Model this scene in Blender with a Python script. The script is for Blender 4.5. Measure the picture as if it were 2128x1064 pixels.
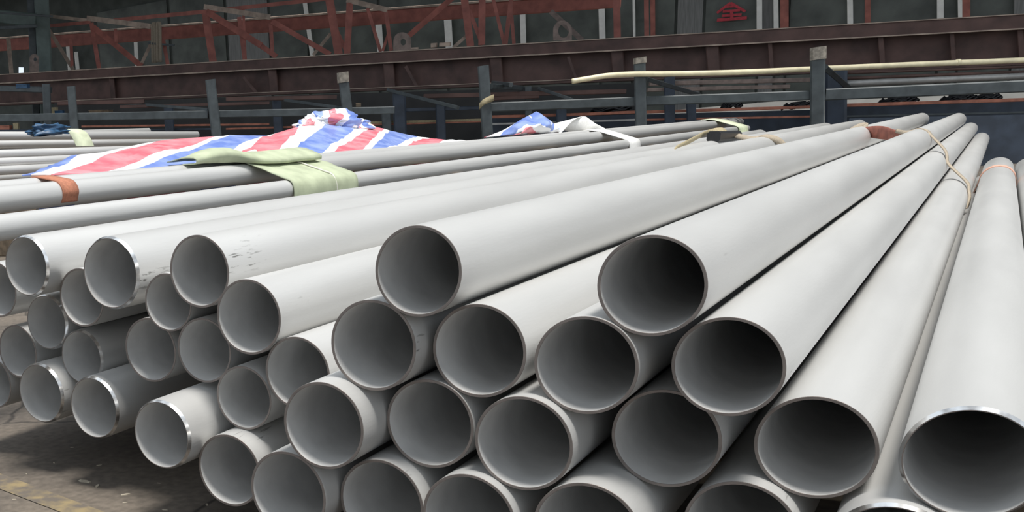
import bpy, math, random
from mathutils import Vector, Matrix, noise
random.seed(7)
for o in list(bpy.data.objects): bpy.data.objects.remove(o, do_unlink=True)
scene = bpy.context.scene
COL = scene.collection

# ------------------------------------------------------------------ camera
U = 0.11                       # one pipe radius in metres
FLOOR = -10.0                  # floor level below the lens, in radii
W_PX, H_PX, F_PX, PPX, PPY = 2128.0, 1064.0, 2105.0, 300.0, 822.0
# world axes seen by the camera (x right, y down, z forward):
RT = Vector((0.77140096, 0.08301682, -0.63091106))     # world X
DD = Vector((0.63158313, -0.22100114, 0.74314281))     # world Y, along the pipes
UP = Vector((-0.07773871, -0.97173386, -0.22291252))   # world Z
CX = Vector((RT.x, DD.x, UP.x)); CY = Vector((RT.y, DD.y, UP.y)); CZ = Vector((RT.z, DD.z, UP.z))
CAM = Vector((0, 0, -FLOOR * U))
cam_d = bpy.data.cameras.new('camera'); cam = bpy.data.objects.new('camera', cam_d); COL.objects.link(cam)
m = Matrix((CX, -CY, -CZ)).transposed().to_4x4(); m.translation = CAM
cam.matrix_world = m
cam_d.sensor_fit = 'HORIZONTAL'; cam_d.sensor_width = 36.0; cam_d.lens = F_PX / W_PX * 36.0
cam_d.shift_x = (W_PX / 2 - PPX) / W_PX; cam_d.shift_y = (PPY - H_PX / 2) / W_PX
cam_d.clip_start = 0.05; cam_d.clip_end = 400
scene.camera = cam
# ------------------------------------------------------------------ sky, sun, exposure
world = bpy.data.worlds.new('world'); scene.world = world; world.use_nodes = True
bg = world.node_tree.nodes['Background']; bg.inputs[0].default_value = (0.83, 0.91, 1.0, 1); bg.inputs[1].default_value = 0.74
sun_d = bpy.data.lights.new('sun', 'SUN'); sun = bpy.data.objects.new('sun', sun_d); COL.objects.link(sun)
sun_d.energy = 3.9; sun_d.angle = math.radians(14.0); sun_d.color = (1.0, 0.97, 0.92)
sun.rotation_euler = Vector((0.26, -0.05, 1.0)).to_track_quat('Z', 'Y').to_euler(); sun.location = (3, -4, 12)
vs = scene.view_settings
vs.view_transform = 'Standard'; vs.look = 'None'; vs.gamma = 1.0; vs.use_curve_mapping = False; vs.exposure = 0.20

# ------------------------------------------------------------------ helpers
def V(X, Y, Z): return Vector((X * U, Y * U, (Z - FLOOR) * U))          # radii about the lens -> metres
def cam_pt(x, y, z):                                                    # a sight line at a given depth
    v = ((x - PPX) / F_PX * z) * CX + ((y - PPY) / F_PX * z) * CY + z * CZ
    return V(v.x, v.y, v.z)
def proj(p):
    v = (p - CAM) / U
    x, y, z = v.dot(CX), v.dot(CY), v.dot(CZ)
    return PPX + F_PX * x / z, PPY + F_PX * y / z
def zl(x, zL, zR): t = x / W_PX; return 1.0 / ((1 - t) / zL + t / zR)    # depth along a straight run
YREF = 235.0
def on(x, y, run, dz=0.0):
    """the sight line through (x, y) met with the upright plane of a straight run, dz radii behind it"""
    p0, p1 = cam_pt(0, YREF, run[0]), cam_pt(W_PX, YREF, run[1])
    n = Vector((-(p1 - p0).y, (p1 - p0).x, 0)).normalized()
    d = ((x - PPX) / F_PX) * CX + ((y - PPY) / F_PX) * CY + CZ
    return CAM + d * ((p0 + n * dz * U - CAM).dot(n) / d.dot(n))
def dep(p): return ((p - CAM) / U).dot(CZ)
def at_x(px, X, Z):                                                     # the point of the line (X, *, Z) seen at column px
    lo, hi = 2.0, 2000.0
    f = lambda Y: proj(V(X, Y, Z))[0] - px
    lo = max(2.0, (-X * CZ.x) / CZ.y + 1.5 if CZ.x * X + CZ.y * 2 < 1 else 2.0)
    s = f(hi) > 0
    for _ in range(60):
        mid = (lo + hi) / 2
        if (f(mid) > 0) == s: hi = mid
        else: lo = mid
    return (lo + hi) / 2

def mk(name, verts, faces, mat, parent=None, smooth=False, mats=None, fmat=None, uv=None):
    me = bpy.data.meshes.new(name); me.from_pydata([tuple(v) for v in verts], [], faces)
    for mm in (mats or [mat]): me.materials.append(mm)
    if fmat: me.polygons.foreach_set('material_index', fmat)
    if smooth: me.polygons.foreach_set('use_smooth', [True] * len(me.polygons))
    if uv:
        l = me.uv_layers.new(name='UVMap')
        for lp in me.loops: l.data[lp.index].uv = uv[lp.vertex_index]
    me.update()
    o = bpy.data.objects.new(name, me); COL.objects.link(o)
    if parent: o.parent = parent
    return o
def origin_to(o, p):                                                     # put an unparented mesh's origin at p
    o.data.transform(Matrix.Translation(-p)); o.location = p; return o
def tag(o, label, cat, group=None, kind=None):
    o['label'] = label; o['category'] = cat
    if group: o['group'] = group
    if kind: o['kind'] = kind
    return o
def struct(o, label=None):
    o['kind'] = 'structure'
    if label: o['label'] = label
    return o
def empty(name, label, cat, loc, group=None):
    o = bpy.data.objects.new(name, None); COL.objects.link(o); o.location = loc; o.empty_display_size = .1
    bpy.context.view_layer.update()
    return tag(o, label, cat, group)
def adopt(o, parent):                                                    # parent, keeping world coordinates of the mesh data
    o.parent = parent; o.matrix_parent_inverse = Matrix.Translation(-parent.location); return o
BOXF = [(0,1,2,3),(7,6,5,4),(0,4,5,1),(1,5,6,2),(2,6,7,3),(3,7,4,0)]
def box_between(a, b, w, d, view=None, bev=0.12):
    """chamfered bar from a to b: w across the line of sight, d along it"""
    ax = (b - a).normalized()
    vd = (((a + b) / 2) - CAM).normalized() if view is None else view
    s = ax.cross(vd).normalized(); t = s.cross(ax).normalized()
    c = min(w, d) * bev
    prof = [(-w/2+c,-d/2),(w/2-c,-d/2),(w/2,-d/2+c),(w/2,d/2-c),(w/2-c,d/2),(-w/2+c,d/2),(-w/2,d/2-c),(-w/2,-d/2+c)]
    vs_ = [p + s * u + t * v for p in (a, b) for u, v in prof]
    n = 8
    fs = [(i, (i+1) % n, n + (i+1) % n, n + i) for i in range(n)] + [tuple(range(n-1, -1, -1)), tuple(range(n, 2*n))]
    return vs_, fs
def angle_between(a, b, w, d, t=None):
    """L-section (angle iron) bar"""
    ax = (b - a).normalized(); vd = (((a + b) / 2) - CAM).normalized()
    s = ax.cross(vd).normalized(); q = s.cross(ax).normalized(); t = t or w * .16
    prof = [(-w/2,-d/2),(w/2,-d/2),(w/2,-d/2+t),(-w/2+t,-d/2+t),(-w/2+t,d/2),(-w/2,d/2)]
    vs_ = [p + s * u + q * v for p in (a, b) for u, v in prof]; n = 6
    return vs_, [(i, (i+1) % n, n + (i+1) % n, n + i) for i in range(n)] + [tuple(range(n-1, -1, -1)), tuple(range(n, 2*n))]
def px2m(px, z): return px * z / F_PX * U
def bar(name, x1, y1, x2, y2, wpx, run, mat, parent=None, depth=1.0, kind='box', dz=0.0):
    a, b = on(x1, y1, run, dz), on(x2, y2, run, dz); w = px2m(wpx, (dep(a) + dep(b)) / 2)
    vs_, fs = (angle_between if kind == 'L' else box_between)(a, b, w, w * depth)
    o = mk(name, vs_, fs, mat)
    return adopt(o, parent) if parent else origin_to(o, (a + b) / 2)
def tube_path(name, pts, r, mat, seg=10, parent=None, caps=True):
    vs_, fs = [], []
    for i, p in enumerate(pts):
        a = (pts[min(i+1, len(pts)-1)] - pts[max(i-1, 0)]).normalized()
        s = a.cross(Vector((0, 0, 1)));  s = s.normalized() if s.length > 1e-4 else Vector((1, 0, 0))
        t = a.cross(s)
        rr = r[i] if isinstance(r, (list, tuple)) else r
        vs_ += [p + (s * math.cos(k * math.tau / seg) + t * math.sin(k * math.tau / seg)) * rr for k in range(seg)]
    for i in range(len(pts) - 1):
        for k in range(seg):
            fs.append((i*seg + k, i*seg + (k+1) % seg, (i+1)*seg + (k+1) % seg, (i+1)*seg + k))
    if caps: fs += [tuple(range(seg-1, -1, -1)), tuple(range((len(pts)-1)*seg, len(pts)*seg))]
    o = mk(name, vs_, fs, mat, smooth=True)
    return adopt(o, parent) if parent else o
def spline(ps, n=6):
    """Catmull-Rom through vectors (or tuples of vectors)"""
    out = []
    for i in range(len(ps) - 1):
        p0, p1, p2, p3 = ps[max(i-1, 0)], ps[i], ps[i+1], ps[min(i+2, len(ps)-1)]
        for k in range(n):
            t = k / n
            out.append(0.5 * ((2*p1) + (p2-p0)*t + (2*p0-5*p1+4*p2-p3)*t*t + (3*p1-p0-3*p2+p3)*t**3))
    out.append(ps[-1]); return out
def sheet(name, rows, mat, th=0.004, parent=None, uvs=None, smooth=True):
    """grid of points (rows of equal length) given a real thickness"""
    R, C = len(rows), len(rows[0])
    nrm = [[None]*C for _ in range(R)]
    for i in range(R):
        for j in range(C):
            a = rows[min(i+1, R-1)][j] - rows[max(i-1, 0)][j]; b = rows[i][min(j+1, C-1)] - rows[i][max(j-1, 0)]
            n = a.cross(b); nrm[i][j] = n.normalized() if n.length > 1e-9 else Vector((0, 0, 1))
    vs_ = [rows[i][j] + nrm[i][j]*th/2 for i in range(R) for j in range(C)] + [rows[i][j] - nrm[i][j]*th/2 for i in range(R) for j in range(C)]
    N = R * C; fs = []
    for i in range(R-1):
        for j in range(C-1):
            q = (i*C+j, (i+1)*C+j, (i+1)*C+j+1, i*C+j+1); fs.append(q); fs.append(tuple(N + k for k in reversed(q)))
    for j in range(C-1):
        fs.append((j, j+1, N+j+1, N+j)); e = (R-1)*C; fs.append((e+j+1, e+j, N+e+j, N+e+j+1))
    for i in range(R-1):
        fs.append(((i+1)*C, i*C, N+i*C, N+(i+1)*C)); e = C-1; fs.append((i*C+e, (i+1)*C+e, N+(i+1)*C+e, N+i*C+e))
    uv = None
    if uvs: f = [uvs[i][j] for i in range(R) for j in range(C)]; uv = f + f
    o = mk(name, vs_, fs, mat, smooth=smooth, uv=uv)
    return adopt(o, parent) if parent else o
def ribbon(name, ctr, wid, mat, th=0.005, parent=None, n=6):
    c, w = spline(ctr, n), spline(wid, n)
    return sheet(name, [[p - v/2, p, p + v/2] for p, v in zip(c, w)], mat, th, parent)

# ------------------------------------------------------------------ materials (procedural)
def mat(name, col, rough=.6, metal=0., var=.12, scale=8., bump=0., col2=None, spec=.5, stretch=None, coords='Object', bscale=None, detail=6., lo=.35, hi=.65):
    m = bpy.data.materials.new(name); m.use_nodes = True; nt = m.node_tree; b = nt.nodes['Principled BSDF']
    b.inputs['Roughness'].default_value = rough; b.inputs['Metallic'].default_value = metal; b.inputs['Specular IOR Level'].default_value = spec
    tc = nt.nodes.new('ShaderNodeTexCoord'); mp = nt.nodes.new('ShaderNodeMapping'); nz = nt.nodes.new('ShaderNodeTexNoise')
    oi = nt.nodes.new('ShaderNodeObjectInfo')
    nt.links.new(tc.outputs[coords], mp.inputs['Vector'])
    if stretch: mp.inputs['Scale'].default_value = stretch
    cm = nt.nodes.new('ShaderNodeMath'); cm.operation = 'MULTIPLY'; cm.inputs[1].default_value = 37.
    cb = nt.nodes.new('ShaderNodeCombineXYZ'); nt.links.new(oi.outputs['Random'], cm.inputs[0])
    for i in range(3): nt.links.new(cm.outputs[0], cb.inputs[i])
    nt.links.new(cb.outputs[0], mp.inputs['Location'])
    nt.links.new(mp.outputs[0], nz.inputs['Vector']); nz.inputs['Scale'].default_value = scale; nz.inputs['Detail'].default_value = detail
    rp = nt.nodes.new('ShaderNodeValToRGB'); nt.links.new(nz.outputs['Fac'], rp.inputs[0])
    c2 = col2 or tuple(max(0, c * (1 - var)) for c in col); c1 = col if col2 else tuple(min(1, c * (1 + var)) for c in col)
    rp.color_ramp.elements[0].position = lo; rp.color_ramp.elements[1].position = hi
    rp.color_ramp.elements[0].color = (*c2, 1); rp.color_ramp.elements[1].color = (*c1, 1)
    nt.links.new(rp.outputs[0], b.inputs['Base Color'])
    if bump:
        bp = nt.nodes.new('ShaderNodeBump'); bp.inputs['Strength'].default_value = bump; bp.inputs['Distance'].default_value = .01
        if bscale:
            n2 = nt.nodes.new('ShaderNodeTexNoise'); n2.inputs['Scale'].default_value = bscale; nt.links.new(mp.outputs[0], n2.inputs['Vector']); src = n2.outputs['Fac']
        else: src = nz.outputs['Fac']
        nt.links.new(src, bp.inputs['Height']); nt.links.new(bp.outputs[0], b.inputs['Normal'])
    m['_ramp'] = rp.name
    return m
def scratches(m, col=(.17, .165, .155), scale=7., thr=.715):
    """sparse dark scuffs laid over a material"""
    nt = m.node_tree; b = nt.nodes['Principled BSDF']; src = b.inputs['Base Color'].links[0].from_socket
    mp = [n for n in nt.nodes if n.type == 'MAPPING'][0]
    a = nt.nodes.new('ShaderNodeTexNoise'); a.inputs['Scale'].default_value = scale; nt.links.new(mp.outputs[0], a.inputs['Vector'])
    c = nt.nodes.new('ShaderNodeTexNoise'); c.inputs['Scale'].default_value = scale * 16; c.inputs['Detail'].default_value = 8; nt.links.new(mp.outputs[0], c.inputs['Vector'])
    r1 = nt.nodes.new('ShaderNodeMapRange'); r1.inputs[1].default_value = thr - .06; r1.inputs[2].default_value = thr; nt.links.new(a.outputs['Fac'], r1.inputs[0])
    r2 = nt.nodes.new('ShaderNodeMapRange'); r2.inputs[1].default_value = .60; r2.inputs[2].default_value = .66; nt.links.new(c.outputs['Fac'], r2.inputs[0])
    tcn = [n for n in nt.nodes if n.type == 'TEX_COORD'][0]; sx = nt.nodes.new('ShaderNodeSeparateXYZ'); nt.links.new(tcn.outputs['Object'], sx.inputs[0])
    rn = nt.nodes.new('ShaderNodeMapRange'); rn.inputs[1].default_value = .03; rn.inputs[2].default_value = .30; rn.inputs[3].default_value = 1; rn.inputs[4].default_value = 0; nt.links.new(sx.outputs[1], rn.inputs[0])
    m0 = nt.nodes.new('ShaderNodeMath'); m0.operation = 'MULTIPLY'; nt.links.new(r1.outputs[0], m0.inputs[0]); nt.links.new(rn.outputs[0], m0.inputs[1]); r1 = m0
    mu = nt.nodes.new('ShaderNodeMath'); mu.operation = 'MULTIPLY'; nt.links.new(r1.outputs[0], mu.inputs[0]); nt.links.new(r2.outputs[0], mu.inputs[1])
    mx = nt.nodes.new('ShaderNodeMix'); mx.data_type = 'RGBA'; nt.links.new(mu.outputs[0], mx.inputs['Factor']); nt.links.new(src, mx.inputs['A']); mx.inputs['B'].default_value = (*col, 1)
    nt.links.new(mx.outputs['Result'], b.inputs['Base Color'])
M_PIPE = mat('pickled_steel', (.585, .58, .565), .40, .36, var=.05, scale=7, bump=.04, bscale=160, stretch=(1, .14, 1))
scratches(M_PIPE)
M_BORE = mat('brightened_bore_steel', (.655, .65, .635), .48, .25, var=.12, scale=7)  # same pickled steel as outside, colour lifted to brighten the bores
M_CUT = mat('sawn_steel', (.19, .165, .15), .5, .4, var=.12, scale=30)
M_BEVEL = mat('ground_bevel_steel', (.80, .78, .76), .22, 1., var=.3, scale=26, detail=2, lo=.42, hi=.58, stretch=(1, .1, 1))
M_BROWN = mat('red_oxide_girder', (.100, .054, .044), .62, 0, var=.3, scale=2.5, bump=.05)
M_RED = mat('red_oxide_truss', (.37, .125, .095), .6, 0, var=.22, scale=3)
M_LUG = mat('dull_brown_steel', (.22, .165, .14), .65, 0, var=.25, scale=6)
M_LITBROWN = mat('lit_top_brown', (.44, .34, .27), .7, 0, var=.25, scale=4)  # paler brown: light on skylit tops and edges put into the colour
M_SLATE = mat('slate_blue_paint', (.066, .078, .082), .5, 0, var=.2, scale=6, bump=.05)
M_GAPSHADE = mat('gap_shade_sheet', (.022, .021, .020), .7, 0, var=.3, scale=2)  # near-black colour standing in for deep shade behind the rack
M_NAVY = mat('navy_paint', (.035, .048, .070), .5, 0, var=.25, scale=4)
M_GREEN = mat('green_grey_paint', (.13, .17, .155), .55, 0, var=.2, scale=3)
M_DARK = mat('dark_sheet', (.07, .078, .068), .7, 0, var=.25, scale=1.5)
M_PANE = mat('dusty_glass', (.105, .115, .10), .4, 0, var=.3, scale=1.2, spec=.4)
M_PANE2 = mat('paler_dusty_sheet', (.22, .22, .21), .6, 0, var=.2, scale=4, stretch=(8, 8, .4))
M_WHITE = mat('white_paint', (.92, .90, .84), .6, 0, var=.05, scale=5)
M_ROOF = mat('dark_roof', (.030, .032, .033), .8, 0, var=.2, scale=1)
M_YEL = mat('cream_plastic_hose', (.90, .80, .54), .45, 0, var=.12, scale=6)
M_ORANGE = mat('orange_brown_steel', (.42, .16, .10), .55, 0, var=.25, scale=6)
M_GREYP = mat('grey_steel_tube', (.42, .41, .39), .4, .3, var=.15, scale=5)
M_PALE = mat('pale_plaster', (.82, .80, .74), .8, 0, var=.1, scale=2)
M_BLACK = mat('black_rubber', (.012, .012, .014), .45, 0, var=.3, scale=20)
M_WOOD = mat('weathered_timber', (.20, .15, .10), .8, 0, var=.3, scale=10, bump=.3, stretch=(1, .15, 1))
M_STRAP_O = mat('orange_webbing', (.42, .165, .095), .8, 0, var=.15, scale=60, bump=.3, bscale=260)
M_STRAP_P = mat('faded_pink_webbing', (.62, .36, .27), .8, 0, var=.1, scale=50, bump=.2, bscale=260)
M_STRAP_R = mat('rust_red_webbing', (.30, .105, .075), .8, 0, var=.25, scale=12, bump=.3, bscale=220)
M_STRAP_B = mat('beige_webbing', (.36, .30, .225), .8, 0, var=.12, scale=40, bump=.2, bscale=240)
M_STRAP_K = mat('khaki_webbing', (.36, .30, .18), .8, 0, var=.15, scale=40, bump=.2, bscale=240)
M_STRAP_W = mat('white_webbing', (.80, .79, .76), .75, 0, var=.06, scale=40, bump=.2, bscale=240)
M_CANVAS = mat('green_canvas', (.40, .44, .30), .75, 0, var=.12, scale=9, bump=.15, bscale=18)
M_CANVAS2 = mat('pale_green_canvas', (.55, .59, .42), .75, 0, var=.1, scale=9, bump=.15, bscale=30)
M_BLUE = mat('blue_tarpaulin', (.025, .075, .15), .45, 0, var=.3, scale=14)
M_CORD = mat('white_cord', (.70, .68, .60), .7, 0, var=.1, scale=90)
M_TAPE = mat('brown_paper_tape', (.26, .23, .19), .7, 0, var=.3, scale=16, bump=.4)
M_REDPAINT = mat('red_lettering', (.55, .05, .07), .6, 0, var=.15, scale=12)
M_CHIP = mat('pale_wood_chip', (.40, .35, .27), .8, 0, var=.2, scale=40)
def stripe_mat():
    m = mat('striped_tarpaulin', (1, 1, 1), .38, 0, var=.0, scale=7, bump=.35, bscale=9)
    nt = m.node_tree; b = nt.nodes['Principled BSDF']
    uv = nt.nodes.new('ShaderNodeUVMap'); sp = nt.nodes.new('ShaderNodeSeparateXYZ'); nt.links.new(uv.outputs[0], sp.inputs[0])
    nz = nt.nodes.new('ShaderNodeTexNoise'); nz.inputs['Scale'].default_value = 5; nz.inputs['Detail'].default_value = 8
    tc = nt.nodes.new('ShaderNodeTexCoord'); nt.links.new(tc.outputs['Object'], nz.inputs['Vector'])
    # stripe number: 0 blue, 1 white, 2 red, 3 white, repeating
    md = nt.nodes.new('ShaderNodeMath'); md.operation = 'MODULO'; md.inputs[1].default_value = 4.0; nt.links.new(sp.outputs[0], md.inputs[0])
    dv = nt.nodes.new('ShaderNodeMath'); dv.operation = 'DIVIDE'; dv.inputs[1].default_value = 4.0; nt.links.new(md.outputs[0], dv.inputs[0])
    def ramp(cs):
        r = nt.nodes.new('ShaderNodeValToRGB'); r.color_ramp.interpolation = 'CONSTANT'; nt.links.new(dv.outputs[0], r.inputs[0])
        e = r.color_ramp.elements; e[0].position = 0; e[0].color = (*cs[0], 1); e[1].position = .25; e[1].color = (*cs[1], 1)
        for i in (2, 3): q = e.new(i * .25); q.color = (*cs[i], 1)
        return r
    white = (.86, .86, .86)
    r1 = ramp([(.14, .22, .56), white, (.68, .14, .18), white]); r2 = ramp([(.30, .39, .70), white, (.76, .30, .33), white])
    rg = nt.nodes.new('ShaderNodeMapRange'); rg.inputs[1].default_value = .4; rg.inputs[2].default_value = .65; nt.links.new(nz.outputs['Fac'], rg.inputs[0])
    mx = nt.nodes.new('ShaderNodeMix'); mx.data_type = 'RGBA'; nt.links.new(rg.outputs[0], mx.inputs['Factor']); nt.links.new(r1.outputs[0], mx.inputs['A']); nt.links.new(r2.outputs[0], mx.inputs['B'])
    nt.links.new(mx.outputs['Result'], b.inputs['Base Color'])
    return m
M_TARP = stripe_mat()
def floor_mat():
    m = mat('oily_concrete', (.155, .128, .10), .75, 0, scale=1.1, col2=(.082, .070, .06), detail=10, coords='Generated', bump=.15, bscale=900)
    nt = m.node_tree; b = nt.nodes['Principled BSDF']
    ge = nt.nodes.new('ShaderNodeNewGeometry'); mp = [n for n in nt.nodes if n.type == 'MAPPING'][0]
    for l in list(mp.inputs['Vector'].links): nt.links.remove(l)
    nt.links.new(ge.outputs['Position'], mp.inputs['Vector'])
    nt.nodes[m['_ramp']].color_ramp.elements[0].position = .3; nt.nodes[m['_ramp']].color_ramp.elements[1].position = .7
    src = b.inputs['Base Color'].links[0].from_socket
    # grit
    g = nt.nodes.new('ShaderNodeTexNoise'); g.inputs['Scale'].default_value = 30; g.inputs['Detail'].default_value = 9; nt.links.new(ge.outputs['Position'], g.inputs['Vector'])
    gr = nt.nodes.new('ShaderNodeMapRange'); gr.inputs[1].default_value = .3; gr.inputs[2].default_value = .75; gr.inputs[3].default_value = .72; gr.inputs[4].default_value = 1.3; nt.links.new(g.outputs['Fac'], gr.inputs[0])
    mu = nt.nodes.new('ShaderNodeMix'); mu.data_type = 'RGBA'; mu.blend_type = 'MULTIPLY'; mu.inputs['Factor'].default_value = 1; nt.links.new(src, mu.inputs['A']); nt.links.new(gr.outputs[0], mu.inputs['B'])
    # cracks: warped cell borders
    wz = nt.nodes.new('ShaderNodeTexNoise'); wz.inputs['Scale'].default_value = 2.2; wz.inputs['Detail'].default_value = 6; nt.links.new(ge.outputs['Position'], wz.inputs['Vector'])
    wm = nt.nodes.new('ShaderNodeMix'); wm.data_type = 'VECTOR'; wm.inputs['Factor'].default_value = .16
    nt.links.new(ge.outputs['Position'], wm.inputs['A']); nt.links.new(wz.outputs['Color'], wm.inputs['B'])
    vo = nt.nodes.new('ShaderNodeTexVoronoi'); vo.feature = 'DISTANCE_TO_EDGE'; vo.inputs['Scale'].default_value = .9; nt.links.new(wm.outputs['Result'], vo.inputs['Vector'])
    vr = nt.nodes.new('ShaderNodeMapRange'); vr.inputs[1].default_value = .002; vr.inputs[2].default_value = .009; vr.inputs[3].default_value = .35; vr.inputs[4].default_value = 1; nt.links.new(vo.outputs['Distance'], vr.inputs[0])
    m2 = nt.nodes.new('ShaderNodeMix'); m2.data_type = 'RGBA'; m2.blend_type = 'MULTIPLY'; m2.inputs['Factor'].default_value = 1; nt.links.new(mu.outputs['Result'], m2.inputs['A']); nt.links.new(vr.outputs[0], m2.inputs['B'])
    nt.links.new(m2.outputs['Result'], b.inputs['Base Color'])
    return m
M_FLOOR = floor_mat()
M_LINE = mat('worn_yellow_paint', (.26, .20, .105), .75, 0, scale=14, col2=(.125, .105, .085), detail=9, lo=.4, hi=.62)

# ------------------------------------------------------------------ the setting
RACK = (195, 150); REAR = (214, 168); GIRD = (300, 178); TRUS = (352, 212); TRU2 = (400, 240); WALL = (520, 300)
def floor_pt(x, y, z=0.0):
    d = ((x - PPX) / F_PX) * CX + ((y - PPY) / F_PX) * CY + CZ
    return CAM + d * ((z - CAM.z) / d.z)
struct(mk('floor', [(-70, -12, 0), (45, -12, 0), (45, 60, 0), (-70, 60, 0)], [(0, 1, 2, 3)], M_FLOOR), 'dark oily concrete yard floor with cracks and grit')
pl = [floor_pt(-160, 925, .003), floor_pt(-160, 955, .003), floor_pt(300, 1130, .003), floor_pt(330, 1105, .003)]
struct(mk('trim_1', pl, [(0, 1, 2, 3)], M_LINE), 'worn yellow line painted on the floor')
# roof over the workshop, with its purlins
rz = 85.0
def line_at(run, X):                                   # plan line of a run, read at world X (radii)
    p, q = on(0, YREF, run) / U, on(W_PX, YREF, run) / U
    return (X, p.y + (q.y - p.y) * (X - p.x) / (q.x - p.x))
SKY0, SKY1 = (372, 226), (450, 268)                    # an open skylight strip runs along the roof above the trusses
roof_a = [(-520, -42), (320, 337), line_at(SKY0, 320), line_at(SKY0, -520)]
roof_b = [line_at(SKY1, -520), line_at(SKY1, 320), (320, 620), (-520, 620)]
if roof_a[2][1] < roof_a[1][1] + 5: roof_a[1] = (roof_a[2][0], roof_a[2][1] - 5)
RF = [(0,1,2,3),(7,6,5,4),(0,4,5,1),(1,5,6,2),(2,6,7,3),(3,7,4,0)]
rv = [V(x, y, rz) for x, y in roof_a] + [V(x, y, rz + 3) for x, y in roof_a]
roof = struct(mk('ceiling', rv, RF, M_ROOF), 'dark workshop roof')
rv = [V(x, y, rz) for x, y in roof_b] + [V(x, y, rz + 3) for x, y in roof_b]
adopt(mk('roof_slope', rv, RF, M_ROOF), roof)
for i in range(9):
    a = V(-480 + i * 6, 30 + i * 38, rz - 2.6); b = V(250, 351 + (i - 0) * 20, rz - 2.6)
    adopt(mk('purlin', *box_between(a, b, 2.2 * U, 3 * U, Vector((0, 0, 1))), M_GREEN), roof)
# back wall
wl, wr = -1200, 2700
def wall_pt(x, z_up, off=0.0):                      # along the wall run, at world height z_up (radii about the lens)
    p = on(x, 300, WALL) ; q = Vector((p.x, p.y, (z_up - FLOOR) * U)); return q
a0, a1 = wall_pt(-250, 0), wall_pt(2500, 0)
wdir = (a1 - a0).normalized(); a0 = a0 - wdir * 30; a1 = a1 + wdir * 18
wn = Vector((-wdir.y, wdir.x, 0))
wv = []
for p in (a0, a1):
    for dz in (0, 1):
        for hh in (0.0, (rz - FLOOR) * U): wv.append(Vector((p.x, p.y, hh)) + wn * (.3 * dz + .08))
wall = struct(mk('wall_back', wv, [(0,1,5,4),(2,6,7,3),(0,2,3,1),(4,5,7,6),(1,3,7,5),(0,4,6,2)], M_DARK), 'dark workshop back wall with tall dusty panes')
wall.location = (0, 0, 0)
mull = [(200,), (352,), (470,), (560,), (640,), (787,), (931,), (1087,), (1250,), (1317,), (1404,), (1462,), (1578,), (1614,), (1637,), (1766,), (1954,), (1996,), (2108,), (2240,)]
xs = [q[0] for q in mull]
for i in range(len(xs) - 1):                        # panes, each set proud of the wall
    x0, x1 = xs[i] + 3, xs[i+1] - 3
    pm = M_PANE2 if (xs[i] in (1404, 470, 2108, 1578)) else M_PANE
    pa, pb = on(x0, 60, WALL), on(x1, 60, WALL)
    vv = []
    for p in (pa, pb):
        for dn in (.0, -.05):
            for hh in ((2 - FLOOR) * U, (70 - FLOOR) * U): vv.append(Vector((p.x, p.y, hh)) + wn * (.06 + dn))
    adopt(mk('pane', vv, [(2,3,7,6),(0,4,5,1),(0,1,3,2),(4,6,7,5),(1,5,7,3),(0,2,6,4)], pm), wall)
for (x1, y1, x2, y2, w, mm) in [(630,-20,650,122,9,M_WHITE),(786,40,791,112,13,M_WHITE),(930,36,934,102,15,M_WHITE),(1086,26,1088,96,11,M_WHITE),(1250,10,1252,86,12,M_WHITE),
        (1317,-20,1318,78,5,M_WHITE),(1578,-25,1578,66,10,M_WHITE),(1612,-25,1613,64,9,M_WHITE),(1766,-25,1767,54,10,M_WHITE),(1954,-25,1954,44,11,M_WHITE),(1995,-25,1996,42,8,M_WHITE),
        (1630,-25,1630,62,15,M_RED),(2008,-25,2008,42,13,M_RED),(1803,-25,1803,50,10,M_RED),(1356,-25,1357,78,9,M_RED),(282,88,285,150,8,M_WHITE),(140,80,146,150,9,M_WHITE),(158,108,162,150,8,M_WHITE),(2118,-25,2119,40,18,M_PANE2)]:
    bar('mullion', x1, y1, x2 + (x2 - x1) * 55 / (y2 - y1), y2 + 55, w, WALL, mm, wall, .5, dz=-2.5)
M_GLOW = mat('daylit_pane', (.8, .85, .9), .5, 0, var=.05); M_GLOW.node_tree.nodes['Principled BSDF'].inputs['Emission Color'].default_value = (.8, .9, 1, 1); M_GLOW.node_tree.nodes['Principled BSDF'].inputs['Emission Strength'].default_value = .8
for (x, y, w, h) in [(44, 146, 10, 12), (22, 199, 10, 6), (67, 211, 9, 3)]:
    bar('daylit_pane', x, y - h/2, x, y + h/2, w, WALL, M_GLOW, wall, .15, dz=-3)
# red painted character on the pane
sign = empty('painted_character', 'red painted Chinese character on a dark pane behind the girder', 'sign', on(1520, 25, WALL) )
for (x1, y1, x2, y2, w) in [(1518,6,1490,27,5),(1518,6,1549,24,5),(1502,24,1538,21,5),(1500,33,1541,30,5),(1490,42,1552,37,6),(1520,20,1521,40,6),(1508,14,1530,13,4)]:
    bar('stroke', x1, y1, x2, y2, w, WALL, M_REDPAINT, sign, .3, dz=-1.9)
# pale low wall of the next bay, seen under the rack
lo = [on(1335, 190, (420, 250)), on(2300, 190, (420, 250))]
vv = []
for p in lo:
    for dn in (0, .2):
        for hh in (0, (3.0 - FLOOR) * U): vv.append(Vector((p.x, p.y, hh)) + wn * dn)
struct(mk('wall_low', vv, [(0,4,5,1),(2,3,7,6),(0,1,3,2),(4,6,7,5),(1,5,7,3),(0,2,6,4)], M_PALE), 'low pale plaster wall seen under the rack')
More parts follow.
